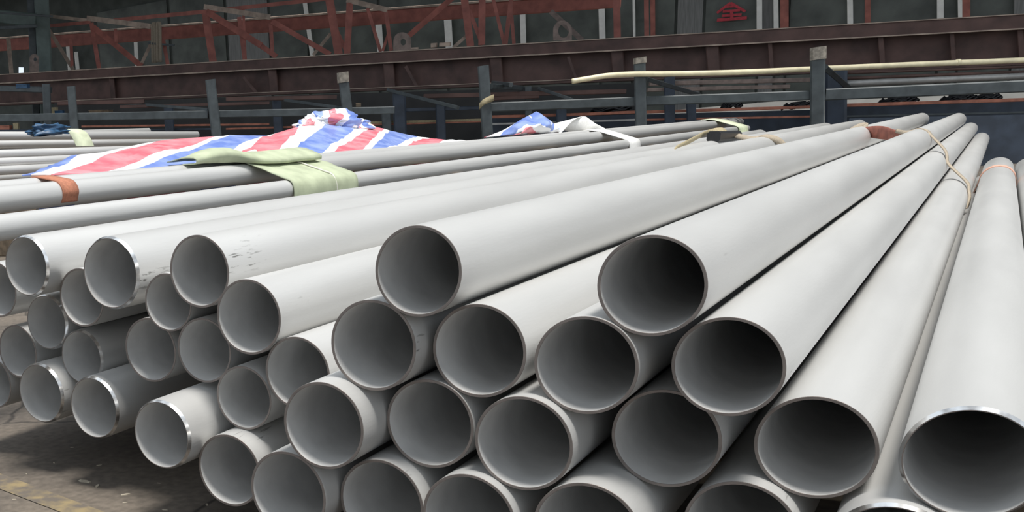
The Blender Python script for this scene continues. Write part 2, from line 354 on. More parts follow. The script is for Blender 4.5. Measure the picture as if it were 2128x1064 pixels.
# green steel column and tie beam on the left
colm = empty('roof_column', 'grey-green steel column at the far left edge', 'column', on(90, 150, (330, 330)))
bar('shaft', 84, -40, 108, 420, 30, (330, 330), M_GREEN, colm, .9)
bar('flange', 62, -40, 84, 420, 16, (332, 332), M_SLATE, colm, 1.6)
bar('tie_beam', -120, 22, 74, 42, 26, (326, 326), M_GREEN, colm, .6)
bar('brace', -80, 62, 76, 54, 7, (322, 322), M_SLATE, colm, .8)
bar('conduit', -40, 24, 110, 34, 4, (318, 318), M_SLATE, colm, 1)

# ------------------------------------------------------------------ pipes
PIPES = {  # name: X, Y of the near end, Z, outer radius (radii about the lens)
'A':(-9.160,19.879,-2.641,0.9587), 'B':(-4.840,20.612,-2.985,0.9583), 'C':(-10.274,19.951,-4.287,1.0192), 'D':(-8.115,20.503,-4.395,1.0037), 'E':(-5.980,20.553,-4.576,0.9896),
'F':(-3.586,21.049,-4.547,0.9466), 'G':(-2.223,21.977,-6.205,0.9961), 'H':(-11.266,19.380,-6.076,1.0164), 'I':(-9.219,20.470,-6.091,1.0097), 'J':(-7.097,20.265,-6.240,1.0055),
'K':(-4.686,21.481,-6.177,1.0104), 'L':(-12.306,19.412,-7.842,1.0235), 'M':(-10.212,20.025,-7.948,1.0266), 'N':(-8.148,19.979,-7.993,1.0281), 'a':(-23.605,22.487,-2.897,0.9747),
'b':(-19.862,22.264,-3.066,1.0791), 'c':(-16.285,21.839,-2.939,0.9790), 'd':(-14.674,21.679,-4.092,0.9911), 'e':(-21.985,23.202,-3.976,0.9331), 'f':(-24.004,23.535,-4.902,0.9339),
'g':(-17.837,22.358,-3.894,0.8338), 'h':(-22.509,23.488,-5.987,0.9037), 'i':(-18.863,22.648,-5.380,0.9624), 'j':(-16.667,22.340,-5.211,0.9189), 'k':(-24.021,22.938,-7.200,1.0246),
'l':(-21.104,22.354,-7.286,0.9997), 'm':(-16.976,20.554,-7.235,0.9735), 'n':(-15.234,21.187,-8.193,1.0045), 'o':(-15.049,21.802,-6.314,0.8741), 'p':(-13.337,21.770,-5.504,0.9441),
'q':(-25.928,23.888,-6.066,0.9424), 'O':(-5.788,20.176,-7.929,1.0490), 'P':(-3.306,21.503,-7.891,0.9980), 'Q':(0.070,21.363,-6.051,0.9971), 'R':(-0.866,21.063,-7.826,0.9998),
'r':(-26.198,23.500,-3.838,0.9500), 's':(-27.389,23.873,-7.284,0.9499), 't':(-20.759,27.5,-5.384,0.9237), 'S':(2.15,21.5,-6.55,0.98), 'T':(4.1,22.0,-6.3,0.96),
'x1':(-33.0,14,-1.04,.57), 'x2':(-30.3,14,-2.04,.522), 'x0':(-34.16,14,-.80,.553)}
FARX = {'A':1914,'B':1990,'D':1922,'c':1784,'b':1713,'a':1577,'F':2015,'G':2039,'x0':1527,'x1':1538,'x2':1551,'d':1760,'C':1850,'E':1968,'K':2000,'r':1560}
LAB = {
'A':'big grey steel pipe lying alone on top of the stack at the picture centre',
'B':'topmost grey steel pipe right of centre, with the rust-red strap crossing its far end',
'C':'grey steel pipe under the left side of the centre top pipe, scuffed rim',
'D':'grey steel pipe under the right side of the centre top pipe',
'E':'grey steel pipe directly below and left of the topmost right-hand pipe',
'F':'grey steel pipe directly below and right of the topmost right-hand pipe',
'G':'wide grey steel pipe second from the right, sloping away beside the bright-rimmed right-hand one',
'H':'grey steel pipe end jutting out over the bottom row, left of centre',
'I':'grey steel pipe end in the third row, nested below the two pipes at centre',
'J':'grey steel pipe end at centre, black scratches on its top rim',
'K':'shaded grey steel pipe deep between the two large right-hand pipes',
'L':'bottom-row grey steel pipe cut by the lower frame edge, leftmost such one',
'M':'bottom-row grey steel pipe cut by the lower frame edge, second from left',
'N':'bottom-row grey steel pipe cut by the lower frame edge, third from left',
'O':'bottom-row grey steel pipe cut by the lower frame edge, fourth from left',
'P':'bottom-row grey steel pipe cut by the lower frame edge, fifth from left',
'R':'bottom-row grey steel pipe with a shiny rim at the lower right frame edge',
'Q':'steel pipe with a mirror-bright polished rim at the right frame edge',
'S':'grey steel pipe mostly hidden behind the bright-rimmed pipe at the right edge',
'T':'grey steel pipe just peeking in at the far right frame edge',
'a':'leftmost top-row steel pipe with a bright polished rim',
'b':'second top-row steel pipe from the left with a bright polished rim',
'c':'third top-row steel pipe from the left, plain brown-grey cut rim',
'd':'grey steel pipe one step below the third top-row pipe, left of centre',
'e':'grey steel pipe tucked behind and below the two bright-rimmed top pipes on the left',
'f':'bright-rimmed steel pipe end just below the leftmost top-row pipe',
'g':'small recessed steel pipe end right under the third top-row pipe',
'h':'steel pipe end on the left, above the gap between two bottom pipes',
'i':'left one of two neighbouring recessed steel pipe ends under the third top-row pipe',
'j':'right one of two neighbouring recessed steel pipe ends under the third top-row pipe',
'k':'bottom-row steel pipe at far left above the floor shadow, its whole mouth in view',
'l':'bottom-row steel pipe reaching far out over the floor, second whole mouth from left',
'm':'bottom-row steel pipe with a chipped bright rim, third whole mouth from left',
'n':'lowest steel pipe whose whole mouth shows, hanging above the bare floor',
'o':'deeply shaded recessed steel pipe end above the lowest whole pipe mouth',
'p':'steel pipe end half hidden by the two pipes to the left of the centre stack',
'q':'steel pipe end touching the left frame edge at mid height of the stack',
'r':'steel pipe end cut by the left frame edge, upper one',
's':'steel pipe end cut by the left frame edge just above the floor',
't':'dark steel pipe far back in a gap of the left stack',
'x1':'thin grey pipe across the left, banded by the orange strap',
'x2':'thin grey pipe below the orange-strapped one, running under the green canvas',
'x0':'thin grey pipe along the lower hem of the striped tarpaulin'}
BEVEL = set('abfklmQRh')
SEG = 72
def make_pipe(key, p0, p1, r, label, bevel=False, wall_t=.064, seg=SEG, inner=True, group='steel pipes in the stacks'):
    """p0 near end, p1 far end (metres), radius r metres; local Y runs along the pipe"""
    ax = (p1 - p0); L = ax.length; ri = r * (1 - wall_t * (1.12 if bevel else 1))
    q = ax.to_track_quat('Y', 'Z')
    ring = lambda rad, y: [Vector((rad * math.cos(k*math.tau/seg), y, rad * math.sin(k*math.tau/seg))) for k in range(seg)]
    bw = r * .095 if bevel else r * .012          # axial length of the chamfer
    rf = r * (1 - (.050 if bevel else .006))      # outer radius of the flat cut face
    rings = [ring(ri, r * .01), ring(ri, L * .25), ring(ri, L), ring(r, L), ring(r, L * .55), ring(r, L * .12), ring(r, bw)]
    vs_ = [v for g in rings for v in g]; fs = []
    for g in range(len(rings) - 1):
        for k in range(seg): fs.append((g*seg+k, (g+1)*seg+k, (g+1)*seg+(k+1)%seg, g*seg+(k+1)%seg))
    o = mk('steel_pipe', vs_, fs, None, mats=[M_PIPE, M_BORE], fmat=[1 if i < seg*2 else 0 for i in range(len(fs))])
    flags = [False if seg*2 <= i < seg*3 else True for i in range(len(fs))]; o.data.polygons.foreach_set('use_smooth', flags)
    o.rotation_mode = 'QUATERNION'; o.rotation_quaternion = q; o.location = p0
    cut = ring(ri, r*.01) + ring(ri + r*.006, 0) + ring(rf, 0)
    cf = [(g*seg+k, g*seg+(k+1)%seg, (g+1)*seg+(k+1)%seg, (g+1)*seg+k)[::-1] for g in range(2) for k in range(seg)]
    c = mk('cut_face', cut, cf, M_CUT, o)
    bv = ring(rf, 0) + ring(r, bw)
    bf = [(k, seg+k, seg+(k+1)%seg, (k+1)%seg)[::-1] for k in range(seg)]
    e = mk('polished_edge' if bevel else 'edge', [v for v in bv], [f[::-1] for f in bf], M_BEVEL if bevel else M_CUT, o, smooth=True)
    if bevel: e['label'] = 'bright polished edge round the pipe mouth'
    tag(o, label, 'pipe', group)
    o['label'] = label
    return o
far_default = {}
PF = {}
for k_, (X, Y, Z, r) in PIPES.items():
    if k_ in FARX: Yf = at_x(FARX[k_], X, Z)
    elif k_ == 'Q': Yf = 112.
    elif k_ == 'R': Yf = 118.
    elif k_ in 'ST': Yf = 120.
    else: Yf = 140 + (ord(k_[0]) * 7 % 11) * .8
    PF[k_] = Yf
    small = k_.startswith('x')
    make_pipe(k_, V(X, Y, Z), V(X, Yf, Z), r * U, LAB[k_], k_ in BEVEL, seg=40 if small else SEG, group='thin pipes in the stack behind' if small else 'steel pipes in the front stack')

def on_pipe(k, px, ang, lift=0.0):
    """point on pipe k's surface at angle ang (deg, 90 = top) seen in column px"""
    X, Y, Z, r = PIPES[k]; a = math.radians(ang); x = X + (r + lift) * math.cos(a); z = Z + (r + lift) * math.sin(a)
    return V(x, at_x(px, x, z), z)
def y_at(k, px, ang=60):
    X, Y, Z, r = PIPES[k]; a = math.radians(ang); return at_x(px, X + r*math.cos(a), Z + r*math.sin(a))
def hull(keys, off, extra=()):
    pts = []
    for k in keys:
        X, Y, Z, r = PIPES[k]; pts += [(X + (r+off)*math.cos(i*math.tau/64), Z + (r+off)*math.sin(i*math.tau/64)) for i in range(64)]
    pts += list(extra); pts = sorted(set(pts))
    up = []
    for p in pts:                                   # upper chain
        while len(up) >= 2 and (up[-1][0]-up[-2][0])*(p[1]-up[-2][1]) - (up[-1][1]-up[-2][1])*(p[0]-up[-2][0]) >= 0: up.pop()
        up.append(p)
    return up                                       # left to right over the top
def resample(path, n):
    ds = [0]
    for i in range(1, len(path)): ds.append(ds[-1] + math.dist(path[i-1], path[i]))
    out = []
    for j in range(n):
        t = ds[-1] * j / (n - 1); i = 1
        while i < len(ds) - 1 and ds[i] < t: i += 1
        s = (t - ds[i-1]) / max(1e-9, ds[i] - ds[i-1]); out.append((path[i-1][0]*(1-s) + path[i][0]*s, path[i-1][1]*(1-s) + path[i][1]*s))
    return out
def drape(name, path, ya, yb, mat_, th=.004, n=26, cols=3, wob=0.0, skew=0.0, parent=None):
    rows = []
    for i, (x, z) in enumerate(resample(path, n)):
        t = i / (n - 1); row = []
        for j in range(cols):
            s = j / (cols - 1); y = ya + (yb - ya) * s + skew * t
            w = wob * noise.noise(Vector((x * .9, y * .55, z * .9)))
            row.append(V(x + .3 * w, y, z + abs(w)))
        rows.append(row)
    return sheet(name, rows, mat_, th, parent)

# thin pipes of the far left stack (they lie at a slight angle to the others)
FAR = [(200, 281.5, 412, 272, 16.6,'top thin pipe of the far left stack, its rounded end free above the tarpaulin'),
       (200, 297.5, 560, 253, 16.2,'second thin pipe from the top of the far left stack'),
       (200, 314.0, 560, 222, 17.6,'third thin pipe from the top of the far left stack'),
       (130, 332.0, 520, 205, 18.2,'fourth thin pipe from the top of the far left stack'),
       (80, 350.5, 420, 195, 18.6,'fifth thin pipe from the top of the far left stack'),
       (40, 368.5, 330, 190, 17.0,'lowest visible thin pipe of the far left stack, ending under the tarpaulin tip')]
FARL = []
for (x, y, xe, vy, tk, lab) in FAR:
    dvec = ((3090 - PPX) / F_PX) * CX + ((vy - PPY) / F_PX) * CY + CZ; dvec = dvec.normalized()
    r = .5; z = 2 * r * F_PX / tk * 1.02
    p = cam_pt(x, y, z)
    lo_, hi_ = 0, 200
    while proj(p + dvec * hi_ * U)[0] > xe and hi_ > 1: hi_ -= .5
    make_pipe('L', p - dvec * 46 * U, p + dvec * hi_ * U, r * U, lab, seg=32, group='thin pipes in the far left stack')
    FARL.append((p, dvec, r * U))
p = cam_pt(200, 277, 136)
make_pipe('L', p - dvec * 50 * U, p + dvec * 9 * U, .5 * U, 'thin pipe behind the top one of the far left stack, shorter', seg=32, group='thin pipes in the far left stack')

# timber bearers under the stacks
def timber(x0, x1, y, zt, zb, lab, w=1.0):
    a, b = V(x0, y, (zt + zb) / 2), V(x1, y, (zt + zb) / 2)
    o = mk('timber_bearer', *box_between(a, b, (zt - zb) * U, w * U, Vector((0, 1, 0)), .06), M_WOOD); origin_to(o, (a + b) / 2)
    tag(o, lab, 'timber', 'timber bearers under the pipes'); return o
for i, y in enumerate((31., 75., 112.)):
    yt = (72., 100., 126.)[i]
    w_ = ('front', 'middle', 'rear')[i]
    timber(-16.1, 6.2, y, -9.24, FLOOR, w_ + ' timber bearer under the right part of the pipe stack')
    timber(-29, -16.2, y, -8.36, FLOOR, w_ + ' thick timber bearer under the left part of the pipe stack')
    timber(-37, -29.6, yt, -2.72, FLOOR, w_ + ' timber crib carrying the thin pipes behind the stack', 1.6)
def far_mid(x0): 
    return [q for q in FARL]
for i, t in enumerate((-30., -2., 20.)):
    p_, dv_, rr_ = FARL[-1]; q_ = p_ + dv_ * t * U
    zt = q_.z / U + FLOOR - .5
    c_ = (q_.x / U, q_.y / U)
    timber(c_[0] - 9, c_[0] + 4, c_[1], zt - .12, FLOOR, ('near', 'middle', 'far')[i] + ' timber crib under the far left thin pipes', 1.6)

# ------------------------------------------------------------------ tarpaulins, canvases and slings on the pipes
# big striped tarpaulin: columns follow its stripes (front foot on the thin pipe -> ridge), values in picture columns
TC = [(46,363,120,346,0.),(60,362,190,321,.85),(107,362,324,294,2.),(214,358,451,283,3.),(270,354,479,281,4.),(385,347,555,283,5.),(463,336,574,277,6.),(564,326,628,262,7.),
      (597,323,690,250,8.),(668,319,757,257,9.),(689,318,778,263,10.),(750,314,799,269,11.),(768,312,812,272,12.),(800,309,868,284,13.),(812,308,893,288,14.),(905,299,938,293,15.),(962,296,972,295,15.9)]
FXX, FZZ = -34.3, -.05        # line of the foot
def plane_pt(x, y, X):
    d = ((x - PPX) / F_PX) * CX + ((y - PPY) / F_PX) * CY + CZ; t = X / d.x; v = d * t; return V(v.x, v.y, v.z)
rows, uvs = [], []
cols_src = [Vector((a, b, 0)) for a, b, c, d, e in TC]
def lerp(a, b, t): return a + (b - a) * t
dense = []
for i in range(len(TC) - 1):
    n_ = 6
    for k in range(n_): dense.append([lerp(TC[i][j], TC[i+1][j], k / n_) for j in range(5)])
dense.append(list(TC[-1]))
NV = 16
for (bx, by, tx, ty, st) in dense:
    foot = plane_pt(bx, by + 1.5, -34.35); top = plane_pt(tx, ty, -44.0)
    row, uvr = [], []
    for j in range(NV + 1):
        t = j / NV
        p = foot.lerp(top, t)
        bul = math.sin(t * math.pi) * .004
        nz = noise.noise(p * 2.3) * .030 + noise.noise(p * 7.0) * .016
        p = p + Vector((0, 0, (bul + nz * min(1, 4*t) * min(1, 3*(1-t)+.25))))
        row.append(p); uvr.append((st + .03 * math.sin(t * 23 + st), t))
    for j in range(1, 7):                                     # falls away behind the ridge
        t = j / 6; q = row[NV].copy(); q = q + Vector((-.55 * t - .1 * math.sqrt(t), .25 * t, -(t ** 1.4) * (.75)))
        row.append(q); uvr.append((st + .1 * t, 1 + t))
    rows.append(row); uvs.append(uvr)
tarp = sheet('striped_tarpaulin', rows, M_TARP, .006, uvs=uvs)
tag(tarp, 'red, white and blue striped tarpaulin spread over the left pipes', 'tarpaulin')
# crumpled crest of the same tarpaulin
def lump(name, px, py, X, wu, hu, mat_, seed, parent=None, n=28, ys=1.0, fold=.30, ustep=9., rot=0.):
    c = plane_pt(px, py, X); vs_, fs, uv = [], [], []
    for i in range(n + 1):
        for j in range(n):
            th = i / n * math.pi / 2 * 1.25; ph = j / n * math.tau
            d = Vector((math.sin(th) * math.cos(ph), math.sin(th) * math.sin(ph), math.cos(th)))
            k = 1 + fold * noise.noise(d * 1.7 + Vector((seed, 0, 0))) + fold * .8 * abs(noise.noise(d * 3.6 + Vector((0, seed, 0)))) * 1.2
            v = Vector((d.x * wu * .6 * U, d.y * wu * ys * U, d.z * hu * U)) * k
            vs_.append(c + v); uv.append((ustep + 2.4 * d.y + 2.0 * d.x + 1.5 * noise.noise(d * 1.3 + Vector((seed, seed, 0))) + rot * d.z, d.z))
    for i in range(n):
        for j in range(n): fs.append((i*n+j, (i+1)*n+j, (i+1)*n+(j+1)%n, i*n+(j+1)%n))
    uv = [(abs(a), b) for a, b in uv]
    o = mk(name, vs_, fs, mat_, smooth=True, uv=uv)
    return adopt(o, parent) if parent else o
for (x, y, w, h, sd) in [(690, 262, 3.1, 1.15, 3.3), (648, 268, 2.0, .75, 8.1), (735, 264, 2.2, .62, 5.7)]:
    q = lump('crumpled_crest', x, y, -43.6, w, h, M_TARP, sd, tarp, fold=.38, ustep=6.5)
# second bundled end of striped tarpaulin, further along
tp = []
OUT = [(1066,281,1066,280),(1080,279,1071,262),(1095,278,1086,247),(1110,277,1104,238),(1124,277,1114,232),(1138,276,1133,243),(1150,276,1148,258),(1156,275,1155,272)]
rows, uvs = [], []
for i in range(len(OUT) - 1):
    for k in range(5):
        bx, by, tx, ty = [lerp(OUT[i][j], OUT[i+1][j], k / 5) for j in range(4)]
        f_, t_ = plane_pt(bx, by, -34.4), plane_pt(tx, ty, -36.2)
        row, uvr = [], []
        for j in range(13):
            t = j / 12; p = f_.lerp(t_, t); p = p + Vector((.12, -.1, 0)) * math.sin(t * math.pi) + Vector((1, -1, 1)) * (.07 * noise.noise(p * 4.5) * math.sin(t * math.pi))
            row.append(p); uvr.append((abs(5.9 + 1.8 * noise.noise(p * 2.6 + Vector((4, 1, 2))) + i * .22 + t * 2.6), t))
        for j in range(1, 6):
            t = j / 5; row.append(row[12] + Vector((-.35 * t, .1 * t, -(t_.z - f_.z) * t))); uvr.append((abs(uvr[12][0] + t * 2), 1 + t))
        rows.append(row); uvs.append(uvr)
t2 = sheet('bundled_tarpaulin_end', rows, M_TARP, .006, uvs=uvs)
tag(t2, 'small peaked bundle of striped tarpaulin beside the white sling', 'tarpaulin')
# blue scrap on the far left stack
b2 = lump('blue_tarpaulin_scrap', 103, 274, -78., 1.9, .75, M_BLUE, 2.2, fold=.5, ys=1.3)
tag(b2, 'crumpled dark blue tarpaulin scrap on the far left thin pipes', 'tarpaulin')

# green canvas over the thin pipes
ya, yb = y_at('x1', 518, 40), y_at('x1', 655, 40)
path = [(-35.9, -1.2)] + hull(['x0', 'x1', 'x2'], .06)
path = [q for q in path if q[0] > -35.3]
path = [q for q in path if q[1] > -2.0] + [(-29.70, -2.15), (-29.72, -2.75)]
cv = empty('green_canvas_cover', 'green canvas sheet tied over the thin pipes with a white cord', 'canvas', V(-31, (ya+yb)/2, -2.7))
drape('sheet', path, ya, yb, M_CANVAS, .006, n=34, cols=16, wob=.10, parent=cv)
# folded flap lying on top, its loose mouth pointing left
fl = []
yl = y_at('x0', 378, 80)
for i in range(15):
    t = i / 14; y = yl + (yb - .6 - yl) * t
    op = .10 + .52 * math.exp(-((t - .22) / .16) ** 2) + .20 * t
    wfront = -33.2 + 1.3 * min(1, t * 1.9) ** 1.5
    row = []
    for j in range(17):
        s = j / 16
        if s < .45: q = s / .45; x = -35.1 + (wfront + 35.1) * q; z = -.12 + op * math.sin(q * math.pi * .75) * .9 + .06
        elif s < .6: q = (s - .45) / .15; a = math.pi/2 - q * math.pi; x = wfront + .16 * math.cos(a); z = -.12 + op * math.sin(.75*math.pi) * .9 + .06 - .13 + .13 * math.sin(a)
        else: q = (s - .6) / .4; x = wfront - (wfront + 34.6) * q * .6; z = -.25 + .02 * q + .05 * t
        dz = -0.42 * max(0, (x + 33.2) / 1.3) ** 1.2
        row.append(V(x, y, z + dz + .05 * noise.noise(Vector((x, y * .7, 3)))))
    fl.append(row)
sheet('folded_flap', fl, M_CANVAS, .006, cv)
cy = ya + .58 * (yb - ya)
cpts = [V(x - .02, cy + .05 * i, z + .10) for i, (x, z) in enumerate(resample(path, 12))]
tube_path('cord', spline(cpts, 3), .006, M_CORD, 6, cv)['label'] = 'white tie cord'
# torn white tuft beside it
tuft = empty('plastic_tuft', 'torn bit of clear plastic film sticking up from the green canvas', 'plastic film', plane_pt(520, 335, -34.6))
for k in range(7):
    a = plane_pt(522 + k * 3, 335, -34.55); b = plane_pt(500 + k * 6, 318 + 2.2 * abs(k - 2), -34.55 - .1 * k)
    ribbon('strip', [a, (a + b) / 2 + Vector((.02, 0, .02 * (k % 3))), b], [Vector((.03, .05, .01))] * 3, M_STRAP_W, .002, tuft, 3)

def strap(name, keys, px, key_ref, ang, width, mat_, label, cut=None, extra=(), tail=(), off=.03, skew=0., group='slings round the pipes', head=None, th=.006):
    y = y_at(key_ref, px, ang)
    pth = hull(keys, off, extra)
    if cut: pth = [q for q in pth if cut(q)]
    pth = (list(head) if head else []) + pth + list(tail)
    o = drape(name, pth, y - width/2, y + width/2, mat_, th, n=44, cols=3, skew=skew)
    tag(o, label, 'strap', group); return o
strap('webbing_sling', ['x0', 'x1'], 135, 'x1', 60, 1.05, M_STRAP_O, 'orange webbing sling round the thin pipe at the left edge', cut=lambda q: q[1] > -1.25 and q[0] > -35.0, tail=[(-32.56, -1.45)])
strap('webbing_sling', ['x0', 'x1', 'x2'], 1262, 'x1', 35, 4.2, M_STRAP_W, 'white webbing sling over the thin pipes, right of the small tarpaulin bundle', cut=lambda q: q[0] > -34.6 and q[1] > -2.1, tail=[(-29.7, -2.7)])
# its raised folded loop
wl_ = [plane_pt(1152, 281, -34.3), plane_pt(1168, 262, -34.9), plane_pt(1180, 250, -35.4), plane_pt(1193, 256, -35.0), plane_pt(1215, 266, -34.6), plane_pt(1240, 275, -34.3), plane_pt(1252, 284, -33.0)]
lw = [Vector((.10, .10, .03)), Vector((.14, .3, .10)), Vector((.15, .55, .06)), Vector((.15, .5, .10)), Vector((.1, .42, .10)), Vector((.1, .35, .06)), Vector((.05, .25, .02))]
lp = ribbon('sling_loop', wl_, lw, M_STRAP_W, .008)
tag(lp, 'raised folded loop of white webbing beside the tarpaulin bundle', 'strap', 'slings round the pipes')
# pale green canvas strip near the far ends of the thin pipes, and on the far left stack
strap('canvas_strip', ['x0', 'x1', 'x2'], 1495, 'x1', 60, 7.0, M_CANVAS2, 'pale green canvas strip over the far ends of the thin pipes', cut=lambda q: q[0] > -35.6 and q[1] > -2.2, tail=[(-29.6, -2.6), (-28.6, -2.7)], group='pale canvas strips', skew=1.5, off=.12)
p_, dv_, rr_ = FARL[0]
s_ = dv_.cross(Vector((0, 0, 1))).normalized()
pts_, wd_ = [], []
for (cx_, cy_) in [(140, 268), (148, 270), (158, 276), (164, 285), (169, 294), (173, 304)]:
    pts_.append(cam_pt(cx_ + 4, cy_, 121.5)); wd_.append(dv_ * 2.6 * U)
cs = ribbon('canvas_strip', pts_, wd_, M_CANVAS2, .006)
tag(cs, 'pale green canvas strip hanging over the top far left thin pipes', 'strap', 'pale canvas strips')
# khaki sling over the second and third top pipes with a black pad
yk = y_at('c', 1600, 60)
kp = [on_pipe('b', 1402, 60, .02), on_pipe('b', 1440, 95, .35), plane_pt(1470, 275, -20.8), plane_pt(1496, 271, -20.3), plane_pt(1507, 277, -19.9)]
ks = empty('khaki_sling', 'khaki webbing sling with a black pad across the second and third top pipes', 'strap', kp[2], 'slings round the pipes')
ribbon('loose_loop', kp, [Vector((.0, .14, .05))] * 5, M_STRAP_K, .008, ks)
bk = [plane_pt(1483, 284, -19.6), plane_pt(1528, 283, -19.6)]
adopt(mk('pad', *box_between(bk[0], bk[1], .105, .12, None, .2), M_BLACK), ks)['label'] = 'black rubber pad'
kp2 = [plane_pt(1527, 281, -19.4), on_pipe('c', 1560, 118, .06), on_pipe('c', 1585, 80, .05), on_pipe('c', 1606, 45, .12), on_pipe('c', 1620, 20, .25), on_pipe('c', 1632, -8, .45)]
ribbon('band', kp2, [Vector((.02, .15, .03))] * 6, M_STRAP_B, .008, ks)
# rust-red sling across the centre and right top pipes
rs = empty('rust_red_sling', 'rust-red and beige webbing sling twisted over the right-hand top pipes', 'strap', on_pipe('B', 1905, 90), 'slings round the pipes')
YB = y_at('B', 1908, 90)
def pt_y(k, Y, ang, lift=0.):
    X, _, Z, r = PIPES[k]; a = math.radians(ang); return V(X + (r+lift)*math.cos(a), Y, Z + (r+lift)*math.sin(a))
za = zl(1800, 95, 95)
def cz_of(p): return ((p - CAM) / U).dot(CZ)
zA, zB = cz_of(on_pipe('A', 1790, 90)), cz_of(on_pipe('B', 1905, 90))
lp1 = [cam_pt(1746, 287, zA - .5), cam_pt(1768, 277, zA - .2), cam_pt(1788, 267, zA), cam_pt(1803, 262, zA), cam_pt(1795, 270, zA - .6), cam_pt(1784, 281, zA - 1)]
ribbon('turned_loop', lp1, [CY * -.03 + CX * .02, CY * -.10, CY * -.10, CY * -.06, CY * -.08, CY * -.03], M_STRAP_B, .008, rs)
lp2 = [cam_pt(1786, 276, zA - .4), cam_pt(1806, 274, lerp(zA, zB, .2)), cam_pt(1835, 276, lerp(zA, zB, .45)), cam_pt(1858, 280, lerp(zA, zB, .65)), cam_pt(1882, 280, lerp(zA, zB, .85)), cam_pt(1902, 279, zB - .6)]
w_ = lambda px, z: CY * -px2m(px, z)
ribbon('broad_band', lp2, [w_(12, zA), w_(22, zA), w_(26, zA), w_(22, zB), w_(10, zB), w_(7, zB)], M_STRAP_R, .008, rs)['label'] = 'rust-red broad part of the sling'
lp3 = [cam_pt(1862, 272, lerp(zA, zB, .7) - .3), cam_pt(1886, 276, lerp(zA, zB, .9) - .4), pt_y('B', YB, 92, .03), pt_y('B', YB - 1, 55, .05), pt_y('B', YB - 2, 25, .08), pt_y('F', YB - 5, 62, .30), pt_y('F', YB - 7, 40, .14), pt_y('F', YB - 9, 12, .12),
       pt_y('G', YB - 13, 50, .22), pt_y('G', YB - 15, 28, .10), pt_y('G', YB - 17, 8, .08), pt_y('G', YB - 18, -20, .06)]
ribbon('narrow_band', lp3, [Vector((.0, .06, .03))] * 2 + [Vector((.01, .075, .0))] * 10, M_STRAP_B, .008, rs)
# faded sling over the bright-rimmed pipe at the right
YQ = y_at('Q', 2090, 90)
X_, _, Z_, r_ = PIPES['Q']
qp = [(-1.22, -7.0)] + [q for q in hull(['Q'], .03) if q[1] > Z_ - .15] + [(1.15, -7.0)]
lo_, hi_ = 20., 110.
for _ in range(40):
    mid = (lo_ + hi_) / 2
    if proj(V(X_, mid, Z_ + r_))[1] > 345: lo_ = mid
    else: hi_ = mid
qs = drape('webbing_sling', qp, lo_ - .9, lo_ + .9, M_STRAP_P, .008, n=40, cols=3)
tag(qs, 'faded pink webbing sling round the bright-rimmed pipe at the right edge', 'strap', 'slings round the pipes')

# ------------------------------------------------------------------ storage rack behind the pipes
rack = empty('storage_rack', 'long slate-blue steel storage rack of posts and rails behind the pipes', 'rack', on(1015, 380, RACK))
def post(xt, yt, xb, yb_, w, run, mm, depth=1.0, dz=0.):
    # carry the post on down to the floor along its own lean
    s = (xb - xt) / (yb_ - yt); yf = yt
    while on(xt + s * (yf - yt), yf, run, dz).z > 0 and yf < 900: yf += 2
    a, b = on(xt, yt, run, dz), on(xt + s * (yf - 2 - yt), yf - 2, run, dz); z = dep(a)
    o = mk('post', *box_between(a, b, px2m(w, z), px2m(w, z) * depth), mm); return adopt(o, rack)
for (xt, yt, xb, yb_, w) in [(147.5,180,155,270,18),(437,166,450,280,21),(712,152,725,255,21),(1004,137,1014,290,22),(1329,122,1332,262,22),(1700,99,1698,255,26)]:
    post(xt, yt, xb, yb_, w, RACK, M_SLATE if xt < 1500 else M_SLATE)
for (xt, yt, xb, yb_, w, mm) in [(96,175,99,240,17,M_SLATE),(350,220,353,275,20,M_NAVY),(575,208,579,275,19,M_NAVY),(802,222,804,265,19,M_SLATE),(829,194,832,270,26,M_NAVY),(915,212,917,290,19,M_NAVY),(1097,180,1099,250,14,M_SLATE),
        (1166,222,1167,265,20,M_NAVY),(1391,160,1392,258,20,M_NAVY),(1436,212,1437,250,18,M_NAVY),(1738,142,1737,255,38,M_NAVY)]:
    post(xt, yt, xb, yb_, w, REAR, mm)
for (x1, y1, x2, y2, w) in [(-80,247,433,238,16),(452,237,706,232,15),(730,231,820,229,15),(1018,223,1322,211,19),(1342,210,1688,198,19),(1713,197,2230,175,24)]:
    bar('rail', x1, y1, x2, y2, w, RACK, M_SLATE, rack, .8, dz=.4)
bar('rail', 820, 229, 1000, 224, 7, REAR, M_NAVY, rack, .8)
for (x1, y1, x2, y2, w) in [(720,226,556,203,7),(952,224,806,187,8),(1020,179,1084,183,11),(1188,207,1120,184,7),(1343,164,1452,197,9),(1714,140,1762,181,11),(433,228,245,213,7),(1062,176,1024,172,9)]:
    p1_, p2_ = on(x1, y1, RACK, .5), on(x2, y2, REAR)
    adopt(mk('arm', *box_between(p1_, p2_, px2m(w, 165), px2m(w, 165) * .8), M_SLATE), rack)
for (x1, y1, x2, y2, w, mm) in [(-60,182,106,187,12,M_SLATE),(1020,243,1160,239,6,M_ORANGE),(1172,239,1320,233,6,M_ORANGE),(1342,233,1690,222,6,M_ORANGE),(1758,219,2230,204,7,M_ORANGE),
        (1020,258,1320,249,4,M_GREYP),(1342,249,1690,242,4,M_ORANGE),(1755,242,2230,231,4,M_SLATE),(170,263,560,258,4,M_ORANGE),(470,268,1000,252,4,M_ORANGE),(738,256,1000,249,5,M_STRAP_K),(200,271,440,268,4,M_NAVY),(-60,272,80,271,4,M_NAVY)]:
    bar('shelf_bar', x1, y1, x2, y2, w, REAR, mm, rack, 1.2, dz=2)
